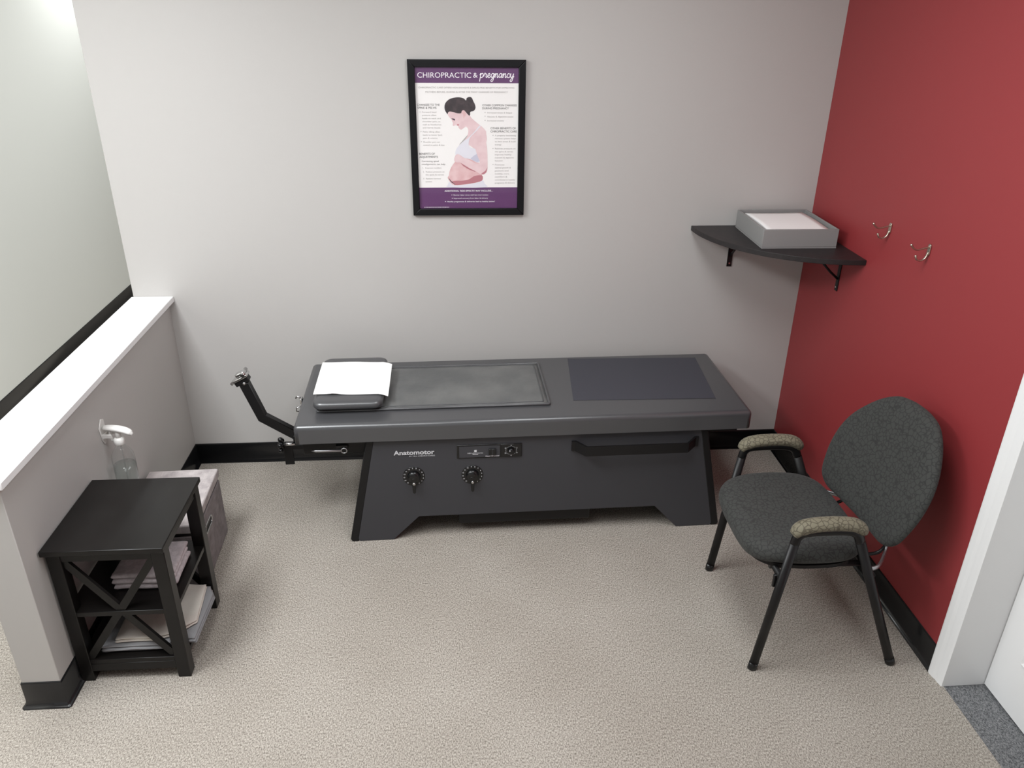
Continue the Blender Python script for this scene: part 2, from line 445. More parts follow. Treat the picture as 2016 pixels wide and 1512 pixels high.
for (y0, y1, z0, z1) in ((-1.985, -1.695, .20, .82), (-2.31, -2.02, .20, .82), (-1.985, -1.695, .97, 1.88), (-2.31, -2.02, .97, 1.88)):
    bm = new()
    o_ = [(y0, z0), (y1, z0), (y1, z1), (y0, z1)]; i_ = [(y0 + .018, z0 + .018), (y1 - .018, z0 + .018), (y1 - .018, z1 - .018), (y0 + .018, z1 - .018)]
    j_ = [(y0 + .05, z0 + .05), (y1 - .05, z0 + .05), (y1 - .05, z1 - .05), (y0 + .05, z1 - .05)]
    va = [bm.verts.new((1.7390, a, b)) for a, b in o_]; vm = [bm.verts.new((1.7325, a + (.006 if k in (0, 3) else -.006), b + (.006 if k < 2 else -.006))) for k, (a, b) in enumerate(o_)]
    vb = [bm.verts.new((1.7385, a, b)) for a, b in i_]; vc = [bm.verts.new((1.7340, a, b)) for a, b in j_]
    for A, B in ((va, vm), (vm, vb), (vb, vc)):
        for k in range(4): bm.faces.new((A[k], A[(k + 1) % 4], B[(k + 1) % 4], B[k]))
    bm.faces.new(vc); bmesh.ops.recalc_face_normals(bm, faces=bm.faces[:])
    struct('door_panel', bm, 'white', door)

# ================================================================== framed poster
po = thing('framed_poster', 'black framed poster with purple bands hanging on the grey wall', 'poster', (.064, -.001, 1.524))
W2, H2, FW = .2375, .312, .0285
for nm, pts in (('frame_rail', [(-W2, H2), (W2, H2), (W2 - FW, H2 - FW), (-W2 + FW, H2 - FW)]), ('frame_rail', [(-W2, -H2), (W2, -H2), (W2 - FW, -H2 + FW), (-W2 + FW, -H2 + FW)]),
                ('frame_stile', [(-W2, -H2), (-W2, H2), (-W2 + FW, H2 - FW), (-W2 + FW, -H2 + FW)]), ('frame_stile', [(W2, -H2), (W2, H2), (W2 - FW, H2 - FW), (W2 - FW, -H2 + FW)])):
    bm = new(); prism(bm, pts, XZ, 0, -.020, .0025, 2); obj(nm, bm, 'frame', po)
bm = new(); box(bm, -.214, .214, -.0085, -.0035, -.288, .288)
sh = obj('print_sheet', bm, 'sheet', po)
def layer(k): return lambda u, v: (u, -.0085 - .00012 * k, v)
for q in ([(-.214, .2237), (.214, .2237), (.214, .288), (-.214, .288)], [(-.214, -.288), (.214, -.288), (.214, -.195), (-.214, -.195)]):
    bm = new(); flat(bm, q, layer(1)); obj('purple_band', bm, 'purple', sh)
LINES=[
   ('title', 'CHIROPRACTIC', -0.1988, 0.2437, 0.2157, 0.0207),
   ('title', '&', 0.0249, 0.2447, 0.018, 0.0195),
   ('sub', 'CHIROPRACTIC CARE OFFERS NON-INVASIVE & DRUG-FREE BENEFITS FOR EXPECTING', -0.1957, 0.2033, 0.3873, 0.0067),
   ('sub', 'MOTHERS BEFORE, DURING & AFTER THE MANY CHANGES OF PREGNANCY', -0.169, 0.1864, 0.3344, 0.0067),
   ('head', 'CHANGES TO THE', -0.2042, 0.1362, 0.0915, 0.0082),
   ('head', 'SPINE & PELVIS', -0.2037, 0.1244, 0.0778, 0.0082),
   ('body', 'Forward head', -0.1852, 0.1089, 0.0583, 0.0059),
   ('body', 'posture often', -0.1852, 0.0967, 0.0575, 0.006),
   ('body', 'leads to neck and', -0.1852, 0.0844, 0.0758, 0.006),
   ('body', 'shoulder pain, as', -0.1852, 0.0722, 0.0731, 0.006),
   ('body', 'well as headaches', -0.1852, 0.0598, 0.0771, 0.006),
   ('body', 'and nerve issues', -0.1852, 0.0475, 0.0724, 0.006),
   ('body', 'Pelvic tilting often', -0.1849, 0.0311, 0.0701, 0.0061),
   ('body', 'leads to lower back', -0.1849, 0.0187, 0.0799, 0.0061),
   ('body', 'pain & sciatica', -0.1849, 0.0062, 0.0592, 0.0061),
   ('body', 'Shoulder pain can', -0.185, -0.0093, 0.069, 0.0061),
   ('body', 'extend to pelvis & hips', -0.185, -0.0219, 0.0877, 0.0062),
   ('head', 'BENEFITS OF', -0.2034, -0.0582, 0.0655, 0.0086),
   ('head', 'ADJUSTMENTS', -0.203, -0.0712, 0.0769, 0.0086),
   ('sub2', 'Correcting spinal', -0.1938, -0.0876, 0.0707, 0.0067),
   ('sub2', 'misalignments can help:', -0.1943, -0.1001, 0.0994, 0.0068),
   ('body', '1.  Improve comfort', -0.1914, -0.1152, 0.0788, 0.0063),
   ('body', '2.  Reduce pressure on', -0.1911, -0.1312, 0.0904, 0.0063),
   ('body', 'the spine & nerves', -0.1802, -0.1435, 0.0767, 0.0064),
   ('body', '3.  Restore nervous', -0.1907, -0.1596, 0.0743, 0.0064),
   ('body', 'system', -0.1812, -0.172, 0.0268, 0.0064),
   ('head', 'OTHER COMMON CHANGES', 0.0612, 0.135, 0.1413, 0.0082),
   ('head', 'DURING PREGNANCY', 0.0611, 0.1231, 0.1086, 0.0082),
   ('body', 'Increased stress & fatigue', 0.0818, 0.1071, 0.1017, 0.006),
   ('body', 'Nausea & digestive issues', 0.0818, 0.0914, 0.1068, 0.006),
   ('body', 'Increased anxiety', 0.0817, 0.0756, 0.068, 0.006),
   ('head', 'OTHER BENEFITS OF', 0.0948, 0.0443, 0.105, 0.0084),
   ('head', 'CHIROPRACTIC CARE', 0.0948, 0.0317, 0.1091, 0.0085),
   ('body', 'A properly functioning', 0.1129, 0.0166, 0.0873, 0.0061),
   ('body', 'nervous system helps', 0.1129, 0.0044, 0.0875, 0.0062),
   ('body', 'to limit stress & build', 0.1129, -0.0079, 0.0861, 0.0062),
   ('body', 'energy', 0.1129, -0.0201, 0.0271, 0.0062),
   ('body', 'Relieves pressure on', 0.1129, -0.0363, 0.0864, 0.0062),
   ('body', 'the spine & nerves', 0.1129, -0.0487, 0.0767, 0.0062),
   ('body', 'improves healthy', 0.113, -0.0611, 0.0693, 0.0063),
   ('body', 'nutrient & digestive', 0.113, -0.0735, 0.0794, 0.0063),
   ('body', 'function', 0.113, -0.086, 0.0323, 0.0063),
   ('body', 'Promotes', 0.113, -0.1025, 0.0398, 0.0063),
   ('body', 'optimal growth &', 0.113, -0.1151, 0.0673, 0.0063),
   ('body', 'posture and', 0.113, -0.1277, 0.0574, 0.0064),
   ('body', 'mobility, more', 0.113, -0.1404, 0.06, 0.0064),
   ('body', 'comfort &', 0.1131, -0.1531, 0.0526, 0.0064),
   ('body', 'contributes to healthy', 0.1131, -0.1658, 0.0864, 0.0064),
   ('body', 'pregnancy & delivery', 0.1131, -0.1786, 0.0855, 0.0065),
   ('foot', "ADDITIONAL 'SIDE EFFECTS' MAY INCLUDE...", -0.1018, -0.2125, 0.2049, 0.0075),
   ('foot2', 'Shorter labor times with less intervention', -0.0647, -0.2292, 0.149, 0.006),
   ('foot2', 'Improved recovery from labor & delivery', -0.0635, -0.2433, 0.1463, 0.006),
   ('foot2', 'Healthy pregnancies & deliveries lead to healthy babies!', -0.0925, -0.2573, 0.2046, 0.0061),
]
BUL= [(-0.1932, 0.1121), (-0.1924, 0.0349), (-0.1926, -0.0055), (0.0722, 0.1107), (0.0721, 0.096), (0.072, 0.0798), (0.105, 0.0199), (0.105, -0.0333), (0.105, -0.099)]
BUL2= [(-0.0711, -0.2262), (-0.0699, -0.2403), (-0.0994, -0.2542)]
SCRIPT= [0.05, 0.2449, 0.1387, 0.0173]
FIG={
   'face': [(-0.0729, 0.1153), (-0.0799, 0.1088), (-0.0814, 0.1022), (-0.0748, 0.0917), (-0.0668, 0.0838), (-0.0634, 0.0759), (-0.0602, 0.0679), (-0.0618, 0.0613), (-0.0577, 0.0573), (-0.0507, 0.06), (-0.046, 0.0592), (-0.0389, 0.056), (-0.0371, 0.0501), (-0.0275, 0.0421), (-0.0163, 0.0493), (-0.0065, 0.056), (0.0034, 0.072), (-0.0073, 0.0984), (-0.0152, 0.1194), (-0.0428, 0.1115), (-0.0565, 0.1141)] ,
   'neck': [(-0.0264, 0.1075), (-0.0152, 0.1194), (-0.0017, 0.1063), (0.0093, 0.0984), (0.0174, 0.0879), (0.0393, 0.0693), (0.0642, 0.0494), (0.0766, 0.0239), (0.0384, -0.0357), (0.005, -0.0194), (-0.0356, -0.0193), (-0.0171, 0.0023), (-0.0015, 0.0212), (0.0023, 0.0346), (0.0003, 0.048), (-0.0065, 0.056), (-0.0157, 0.0878)] ,
   'hair': [(-0.0814, 0.1035), (-0.0907, 0.1166), (-0.0935, 0.1323), (-0.0885, 0.1479), (-0.0745, 0.1609), (-0.0553, 0.1674), (-0.0335, 0.1693), (-0.0145, 0.1649), (-0.005, 0.1572), (-0.0022, 0.1663), (0.0088, 0.1709), (0.0183, 0.1676), (0.025, 0.1534), (0.0317, 0.1404), (0.033, 0.1273), (0.026, 0.1168), (0.0122, 0.1129), (0.0107, 0.101), (0.0065, 0.0984), (-0.0017, 0.1063), (-0.0084, 0.1141), (-0.0152, 0.1194), (-0.0221, 0.1167), (-0.0264, 0.1075), (-0.0429, 0.1075), (-0.0565, 0.1114), (-0.0729, 0.114), (-0.0799, 0.1088)] ,
   'ear': [(-0.0241, 0.1141), (-0.0193, 0.1181), (-0.0139, 0.1181), (-0.0085, 0.1115), (-0.0067, 0.101), (-0.0107, 0.0931), (-0.0158, 0.0852), (-0.0175, 0.0957), (-0.0182, 0.1049), (-0.0237, 0.1062)] ,
   'eye': [(-0.0667, 0.0864), (-0.0598, 0.0872), (-0.051, 0.0851), (-0.0528, 0.078), (-0.0599, 0.0812)] ,
   'lips': [(-0.0443, 0.0639), (-0.0377, 0.0645), (-0.0349, 0.0618), (-0.0389, 0.0576), (-0.0424, 0.0602)] ,
   'belly': [(-0.0552, -0.0878), (-0.0697, -0.1072), (-0.0802, -0.1322), (-0.0807, -0.1546), (-0.0712, -0.1716), (-0.0572, -0.1844), (-0.0258, -0.1831), (0.0086, -0.179), (0.043, -0.172), (0.0602, -0.1636), (0.0575, -0.1397), (0.0492, -0.1019), (0.038, -0.0852), (-0.0182, -0.0686), (-0.0465, -0.074)] ,
   'bellyshade': [(-0.0697, -0.1702), (-0.0572, -0.1838), (-0.0257, -0.1825), (0.0086, -0.1784), (0.043, -0.1715), (0.0602, -0.163), (0.058, -0.1439), (0.0261, -0.1466), (0.0031, -0.1606), (-0.0255, -0.1661), (-0.0511, -0.166)] ,
   'top': [(-0.0356, -0.0193), (-0.0172, -0.0031), (0.0026, 0.0104), (0.0279, 0.0346), (0.0476, 0.0574), (0.0531, 0.056), (0.0335, 0.0346), (0.011, 0.0131), (0.0037, -0.0085), (0.0049, -0.0221), (0.0132, -0.0303), (0.0314, -0.0357), (0.041, -0.0632), (0.0493, -0.0853), (0.038, -0.0908), (0.0099, -0.0769), (-0.0183, -0.0713), (-0.0349, -0.0603), (-0.049, -0.063), (-0.053, -0.052), (-0.0485, -0.0356)] ,
   'topfold': [(0.0099, -0.0741), (0.027, -0.0604), (0.0383, -0.0549), (0.0432, -0.0701), (0.0493, -0.0847), (0.038, -0.0897), (0.0211, -0.0824)] ,
   'strapshade': [(-0.0341, -0.0153), (-0.017, 0.0045), (-0.0023, 0.0199), (-0.0007, 0.0172), (-0.0143, -0.0004), (-0.0356, -0.0201)] ,
   'arm': [(0.0503, 0.0507), (0.0642, 0.0494), (0.0766, 0.0239), (0.0793, 0.0023), (0.0765, -0.0085), (0.0801, -0.0331), (0.0819, -0.0743), (0.0818, -0.1159), (0.076, -0.1327), (0.0646, -0.1405), (0.0532, -0.1396), (0.032, -0.127), (0.0037, -0.1129), (-0.0187, -0.099), (-0.0327, -0.0906), (-0.0496, -0.09), (-0.0584, -0.0823), (-0.0553, -0.0657), (-0.0461, -0.0562), (-0.0335, -0.0589), (-0.0182, -0.0699), (0.0098, -0.0824), (0.0379, -0.0963), (0.0493, -0.088), (0.0396, -0.0632), (0.0314, -0.0357), (0.0274, -0.0194), (0.0362, 0.0239)] ,
   'elbow': [(0.0818, -0.1103), (0.076, -0.1321), (0.0646, -0.14), (0.0532, -0.1391), (0.0632, -0.1313), (0.0732, -0.1243)] ,
   'underarm': [(-0.0327, -0.0912), (-0.0187, -0.0995), (0.0037, -0.1135), (0.032, -0.1275), (0.0263, -0.1283), (0.0008, -0.1185), (-0.0216, -0.1045)] ,
   'pants': [(-0.0558, -0.1863), (-0.0258, -0.1839), (0.0086, -0.1801), (0.043, -0.1729), (0.0616, -0.1653), (0.0687, -0.1778), (0.0715, -0.1949), (-0.0802, -0.1942), (-0.0886, -0.1856), (-0.0797, -0.1701), (-0.0685, -0.182)] ,
   'hand': [(-0.0842, -0.1448), (-0.0878, -0.1546), (-0.0796, -0.1687), (-0.0685, -0.1815), (-0.0558, -0.1858), (-0.0585, -0.1778), (-0.0711, -0.1693), (-0.0802, -0.1552)] ,
   'handline': [(-0.0821, -0.1546), (-0.0725, -0.1673), (-0.0585, -0.1787), (-0.0558, -0.1852), (-0.0614, -0.1801), (-0.074, -0.1716), (-0.0809, -0.1602)] ,
}

ORDER = [('neck', 'skin', 2), ('face', 'skin', 2.6), ('strapshade', 'tgrey', 3), ('hair', 'hair', 4), ('ear', 'skin2', 5), ('eye', 'dkeye', 5), ('lips', 'lips', 5), ('belly', 'skin2', 3),
         ('bellyshade', 'skin3', 4), ('pants', 'shirt', 4.5), ('hand', 'skin2', 5), ('handline', 'dkeye', 5.5), ('top', 'shirt', 5), ('topfold', 'shirt2', 5.6), ('underarm', 'skin3', 5.8), ('arm', 'skin', 6.4), ('elbow', 'skin3', 7)]
for k, m_, l_ in ORDER:
    bm = new(); pts = FIG[k]
    if len(pts) > 8: pts = [(p.x, p.y) for p in catmull([(a, b, 0) for a, b in pts], 3, True)]
    flat(bm, pts, layer(l_)); obj('printed_figure', bm, m_, sh)
TXT = {'title': ('tw', 0), 'sub': ('tgrey', 0), 'head': ('tdark', 0), 'sub2': ('tmid', 0), 'body': ('tgrey', 0), 'foot': ('tw', .008), 'foot2': ('tw', 0)}
for kk, s, x, z, w, cap in LINES:
    bm = new(); add_text(bm, s, layer(8), x, z, w, cap, 'LEFT', TXT[kk][1])
    obj('lettering', bm, TXT[kk][0], sh)
for pts, m_ in ((BUL, 'tgrey'), (BUL2, 'tw')):
    for x, z in pts:
        bm = new(); flat(bm, [(x + .0018 * math.cos(q), z + .0018 * math.sin(q)) for q in [math.pi * k / 4 for k in range(8)]], layer(8)); obj('bullet', bm, m_, sh)
bm = new(); x = -.19
while x < -.085:
    w = random.uniform(.002, .007); flat(bm, [(x, -.2795), (x + w, -.2795), (x + w, -.2775), (x, -.2775)], layer(8)); x += w + .0015
obj('fine_print', bm, 'tw', sh)['kind'] = 'stuff'
# the script word of the title
GL = {
 'p': (.86, [[(.02, .55), (.16, 1.0), (.16, .3), (.14, -.95)], [(.15, .45), (.34, .93), (.58, .95), (.70, .5), (.55, .06), (.32, .02), (.18, .2)]]),
 'r': (.66, [[(-.08, .2), (.14, 1.08), (.22, .84), (.46, .84), (.42, .25), (.54, .02), (.72, .28)]]),
 'e': (.66, [[(-.02, .28), (.28, .42), (.48, .75), (.34, 1.0), (.14, .8), (.08, .35), (.28, .0), (.52, .08), (.72, .32)]]),
 'g': (.76, [[(.60, .8), (.36, 1.0), (.12, .7), (.12, .25), (.30, .02), (.52, .28), (.64, .95)], [(.64, .98), (.62, -.35), (.42, -.95), (.16, -.75), (.36, -.3), (.84, .3)]]),
 'n': (.80, [[(-.02, .5), (.12, .98), (.15, .5), (.14, .0)], [(.14, .45), (.40, .96), (.56, .78), (.54, .2), (.66, .0), (.84, .3)]]),
 'a': (.80, [[(.60, .8), (.36, 1.0), (.12, .7), (.12, .25), (.30, .02), (.52, .32), (.64, .95)], [(.64, .98), (.62, .2), (.72, .0), (.88, .3)]]),
 'c': (.66, [[(.55, .8), (.36, 1.0), (.13, .7), (.12, .25), (.34, .0), (.58, .12), (.74, .34)]]),
 'y': (.80, [[(-.02, .5), (.12, .98), (.13, .35), (.30, .02), (.52, .3), (.66, .98)], [(.66, .98), (.62, -.35), (.42, -.95), (.16, -.75), (.36, -.3), (.84, .3)]]),
}
bm = new(); tot = sum(GL[c][0] for c in 'pregnancy'); sx = SCRIPT[2] / tot; sy = SCRIPT[3]; cx = 0; lay = 7.7
for c in 'pregnancy':
    for st in GL[c][1]:
        lay += .35; ribbon(bm, [(SCRIPT[0] + (cx + a + .12 * b) * sx, SCRIPT[1] + b * sy * .92) for a, b in st], .0030, layer(lay))
    cx += GL[c][0]
obj('script_lettering', bm, 'tw', sh)
bm = new(); box(bm, -.2125, .2125, -.0125, -.0110, -.287, .287); obj('glass_pane', bm, 'glass', po)

# ================================================================== roller massage table
RT = math.radians(1.15)
bd = thing('massage_table', 'long charcoal roller massage table with control dials against the grey wall', 'massage table', (.30, -.37, 0), RT)
bm = new()
def cush(u, v, d):
    return (u, v, .5275 + d)
box(bm, -.944, .884, -.316, .282, .4875, .5655)
es = [e for e in bm.edges if max(v.co.z for v in e.verts) > .56]
for f in bmesh.ops.bevel(bm, geom=es, offset=.019, segments=6, profile=.5, affect='EDGES')['faces']: f.smooth = True
cu = obj('table_cushion', bm, 'vinyl', bd)
# gently crowned insert over the rollers with welt
bm = new()
nx, ny = 36, 16; gx = lambda i: -.862 + .928 * i / nx; gy = lambda j: -.199 + .397 * j / ny
g = []
for i in range(nx + 1):
    row = []
    for j in range(ny + 1):
        e = min(1, min(i, nx - i) / 2.0, min(j, ny - j) / 1.5)
        w = .0030 * e + .0022 * math.sin(i * .62 + .6 * math.sin(j * .5)) * math.exp(-((j - 9) / 4.5) ** 2) * e + .0012 * math.sin(i * 1.4 + j * .7) * e * math.exp(-((j - 8) / 4) ** 2)
        row.append(bm.verts.new((gx(i), gy(j), .5718 + w)))
    g.append(row)
for i in range(nx):
    for j in range(ny):
        f = bm.faces.new((g[i][j], g[i + 1][j], g[i + 1][j + 1], g[i][j + 1])); f.smooth = True
bd_ = [g[i][0] for i in range(nx + 1)] + [g[nx][j] for j in range(1, ny + 1)] + [g[i][ny] for i in range(nx - 1, -1, -1)] + [g[0][j] for j in range(ny - 1, 0, -1)]
lo = [bm.verts.new((v.co.x, v.co.y, .5655)) for v in bd_]
for k in range(len(bd_)): bm.faces.new((lo[k], lo[(k + 1) % len(lo)], bd_[(k + 1) % len(lo)], bd_[k]))
bm.faces.new(list(reversed(lo)))
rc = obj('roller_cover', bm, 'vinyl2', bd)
bm = new(); ol = rrect(-.865, .069, -.202, .201, .006, 3); ol.append(ol[0])
tube(bm, [(a, b, .5705) for a, b in ol], .0055, 8, (0, 0, 1), cap=False); obj('welt', bm, 'vinyl', rc)
bm = new(); ol = rrect(-.845, .046, -.184, .184, .006, 3); ol.append(ol[0])
tube(bm, [(a, b, .5735) for a, b in ol], .0026, 6, (0, 0, 1), cap=False); obj('stitch_line', bm, 'vinyl', rc)
# cabinet
PAN = [(-.640, .4875), (-.734, .012), (-.728, .002), (-.588, .002), (-.478, .113), (.522, .113), (.626, .002), (.776, .002), (.782, .012), (.681, .4875)]
for nm, ya, yb in (('front_panel', -.297, -.279), ('rear_panel', .222, .240)):
    bm = new(); prism(bm, PAN, XZ, ya, yb); obj(nm, bm, 'lam', bd)
def strip(pts, ya, yb):
    bm = new(); prism(bm, pts, XZ, ya, yb, .003, 2); return bm
obj('end_panel', strip([(-.640, .4875), (-.734, .012), (-.734, .001), (-.760, .001), (-.766, .012), (-.669, .4875)], -.298, .241), 'blk', bd)
obj('end_panel', strip([(.681, .4875), (.782, .012), (.782, .001), (.806, .001), (.813, .012), (.711, .4875)], -.298, .241), 'blk', bd)
bm = new(); box(bm, -.90, .84, -.285, .25, .4625, .4880); obj('table_deck', bm, 'blk', bd)
bm = new(); box(bm, -.312, .247, -.274, .10, .050, .20, .004, 2); obj('motor_housing', bm, 'blkm', bd)
bm = new(); box(bm, -.925, -.66, -.255, .22, .405, .4626, .003, 1); obj('head_frame', bm, 'blk', bd)
bm = new(); box(bm, -.950, -.905, -.14, -.05, .392, .455, .003, 1); obj('head_bracket', bm, 'blk', bd)
bm = new(); box(bm, -1.032, -.995, -.120, -.112, .280, .372, .001, 1); box(bm, -.996, -.92, -.120, -.112, .352, .372, .001, 1); box(bm, -.935, -.92, -.120, -.112, .371, .41, .001, 1); obj('hanging_tab', bm, 'blk', bd)
# table name: bold dark copy outlines the silver lettering
bm = new(); add_text(bm, 'Anatomotor', lambda u, v: (u, -.2976, v), -.5690, .4108, .168, .0212, 'LEFT', .05); nout = obj('name_outline', bm, 'blk', bd)
pf = lambda u, v: (u, -.2982, v)
bm = new(); add_text(bm, 'Anatomotor', pf, -.567, .4125, .163, .0205, 'LEFT', .03); obj('lettering', bm, 'silver', nout)
bm = new(); add_text(bm, 'BY HILL LABORATORIES', pf, -.505, .402, .102, .0062); obj('lettering', bm, 'silver', nout)
# speed dials
def dial(cx, cz):
    bm = new(); lathe(bm, [(.0445, 0), (.0445, .0012), (.043, .002), (0, .002)], (cx, -.297, cz), 'Y', 40); dd = obj('dial_plate', bm, 'blkg', bd)
    bm = new()
    for k in range(2, 16):
        a = math.radians(-58 + (k - 2) * 300 / 13.6)
        add_text(bm, str(k), lambda u, v: (u, -.29925, v), cx + .0385 * math.cos(a), cz + .0385 * math.sin(a) - .0026, None, .0056, 'CENTER', .02)
    obj('dial_numbers', bm, 'silver', dd)['kind'] = 'stuff'
    bm = new(); lathe(bm, [(.027, .0021), (.026, .010), (.022, .017), (.012, .020), (0, .0205)], (cx, -.297, cz), 'Y', 28); obj('knob', bm, 'blkg', dd)
    bm = new(); prism(bm, [(cx - .010, cz), (cx + .010, cz), (cx + .006, cz - .066), (cx + .003, cz - .070), (cx - .003, cz - .070), (cx - .006, cz - .066)], XZ, -.3125, -.3185, .0015, 2); obj('lever', bm, 'blkg', dd)
    bm = new(); lathe(bm, [(.0062, 0), (.0062, .002), (.0045, .0032), (0, .0034)], (cx, -.3185, cz - .024), 'Y', 14); obj('screw', bm, 'chrome', dd)
dial(-.491, .310); dial(-.254, .307)
# control panel
bm = new(); box(bm, -.316, -.052, -.3005, -.2965, .3855, .4485, .002, 1); cp = obj('control_panel', bm, 'blkg', bd)
bm = new(); box(bm, -.306, -.142, -.3020, -.3004, .3905, .4425, .001, 1); obj('panel_plate', bm, 'lam', cp)
bm = new(); box(bm, -.138, -.055, -.3026, -.3004, .388, .4465, .001, 1); obj('timer_plate', bm, 'blkg', cp)
pf2 = lambda u, v: (u, -.3023, v)
bm = new(); add_text(bm, 'Hill Laboratories', pf2, -.272, .4085, .062, .0056, 'LEFT', .012)
obj('lettering', bm, 'silver', cp)
bm = new(); flat(bm, [(-.2455, .4155), (-.2355, .4155), (-.2355, .4255), (-.2455, .4255)], pf2); obj('emblem', bm, 'silver', cp)
bm = new(); flat(bm, [(-.252, .4030), (-.230, .4030), (-.230, .4055), (-.252, .4055)], pf2); obj('printed_line', bm, 'silver', cp)
bm = new(); add_text(bm, 'Head Off Lower', pf2, -.2000, .3925, .056, .0052, 'LEFT', .012); obj('lettering', bm, 'tw', cp)
bm = new(); box(bm, -.187, -.158, -.3085, -.3018, .401, .430, .002, 2); sw = obj('rocker_switch', bm, 'blkg', cp)
bm = new(); box(bm, -.1735, -.1715, -.3092, -.3083, .403, .428); obj('switch_groove', bm, 'lam', sw)
bm = new(); lathe(bm, [(.0135, 0), (.0125, .012), (.010, .014), (0, .014)], (-.0965, -.3026, .4175), 'Y', 24); kn = obj('timer_knob', bm, 'blkg', cp)
bm = new(); box(bm, -.1045, -.1015, -.3176, -.3162, .421, .425); obj('knob_mark', bm, 'tw', kn)
bm = new(); pf3 = lambda u, v: (u, -.3029, v)
for k, s in enumerate(('0', '5', '10', '15', '20', '25')):
    a = math.radians(90 - 60 * k); add_text(bm, s, pf3, -.0965 + .0265 * math.cos(a), .4175 + .0225 * math.sin(a) - .0025, None, .0052, 'CENTER', .02)
for k in range(30):
    if k % 5:
        a = math.radians(90 - 12 * k); c, s = math.cos(a), math.sin(a); x, z = -.0965 + .022 * c, .4175 + .019 * s
        flat(bm, [(x - .0004 * s - .0016 * c, z + .0004 * c - .0016 * s), (x + .0004 * s - .0016 * c, z - .0004 * c - .0016 * s), (x + .0004 * s + .0016 * c, z - .0004 * c + .0016 * s), (x - .0004 * s + .0016 * c, z + .0004 * c + .0016 * s)], pf3)
obj('timer_scale', bm, 'silver', cp)['kind'] = 'stuff'
# black bar bracket on the front
bm = new(); P_ = [(.150, -.297), (.150, -.305), (.163, -.305), (.200, -.352), (.620, -.352), (.664, -.305), (.676, -.305), (.676, -.297), (.660, -.297), (.615, -.346), (.206, -.346), (.168, -.297)]
prism(bm, P_, XYZ, .405, .449); obj('front_rail', bm, 'blkm', bd)
# release rod with ring
bm = new(); tube(bm, [(-.885, -.30, .4462), (-.870, -.30, .4462), (-.77, -.30, .4440)], .0052, 10, (0, 1, 0), rads=[.25, 1, 1]); rod = obj('release_rod', bm, 'steel', bd)
bm = new(); tube(bm, [(-.759 + .011 * math.cos(q), -.30, .4435 + .011 * math.sin(q)) for q in [math.pi * 2 * k / 18 for k in range(19)]], .0026, 8, (0, 1, 0), cap=False); obj('rod_ring', bm, 'steel', rod)
bm = new(); box(bm, -.79, -.745, -.297, -.25, .440, .464); obj('rod_clip', bm, 'blkm', bd)
# bent traction arm with chrome clamp
AY = -.12
def bar(pts, w, y0, y1):
    """bar of width w bent along pts in xz"""
    bm = new(); L, R_ = [], []
    for i, p in enumerate(pts):
        a = Vector(pts[max(i - 1, 0)]); b = Vector(pts[min(i + 1, len(pts) - 1)]); t = (b - a).normalized(); n = Vector((-t.y, t.x))
        L.append((p[0] + n.x * w / 2, p[1] + n.y * w / 2)); R_.append((p[0] - n.x * w / 2, p[1] - n.y * w / 2))
    prism(bm, L + R_[::-1], XZ, y0, y1, .003, 2); return bm
arm = obj('traction_arm', bar([(-.965, .420), (-1.098, .512), (-1.150, .668)], .040, AY - .016, AY + .016), 'blkm', bd)
t = Vector((-.052, 0, .156)).normalized()
mx = Matrix.Translation((-1.157, AY, .680)) @ Matrix.Rotation(math.radians(-28), 4, 'Y')
bm = new(); box(bm, -.030, .030, -.019, .019, -.012, .010, .003, 2, mx); cl = obj('clamp_plate', bm, 'blkm', arm)
bm = new(); box(bm, -.032, .036, -.024, .024, .008, .018, .003, 2, mx); box(bm, -.010, .030, -.016, .016, .018, .034, .005, 2, mx); tube(bm, [mx @ Vector((.022, -.026, .022)), mx @ Vector((.022, .040, .022))], .008, 12, (1, 0, 0)); tube(bm, [mx @ Vector((-.030, 0, .012)), mx @ Vector((-.048, 0, .004))], .006, 10)
obj('chrome_clamp', bm, 'chrome', arm)
bm = new(); lathe(bm, [(.006, 0), (.006, .004), (0, .0045)], (-1.147, AY - .0165, .672), 'Y', 12); obj('screw', bm, 'chrome', arm)
bm = new(); box(bm, -.985, -.94, AY - .02, AY + .02, .398, .428, .003, 1); obj('arm_mount', bm, 'blkm', bd)
# star knob on its shaft
bm = new(); tube(bm, [(-.975, AY - .02, .392), (-1.030, AY - .02, .390)], .007, 10); kb = obj('clamp_shaft', bm, 'chrome', bd)
bm = new(); lathe(bm, [(.013, -.012), (.016, 0), (.013, .012), (0, .013)], (-1.036, AY - .02, .389), 'X', 16)
for k in range(5):
    q = 2 * math.pi * k / 5 + .3; c = Vector((-1.036, AY - .02 + .024 * math.cos(q), .389 + .024 * math.sin(q)))
    lathe(bm, [(0, -.011), (.008, -.008), (.0105, 0), (.008, .008), (0, .011)], c, 'X', 12)
obj('star_knob', bm, 'blkg', kb)
# little latch at the head end
bm = new(); box(bm, -.952, -.944, -.075, -.045, .540, .562, .002, 1); tube(bm, [(-.950, -.055, .558), (-.966, -.050, .566), (-.972, -.050, .556)], .004, 8); tube(bm, [(-.951, -.085, .536), (-.966, -.088, .530), (-.967, -.088, .515), (-.952, -.085, .512)], .003, 8)
obj('head_latch', bm, 'chrome', bd)

def on_table(name, label, cat):
    return thing(name, label, cat, (.30, -.37, 0), RT)
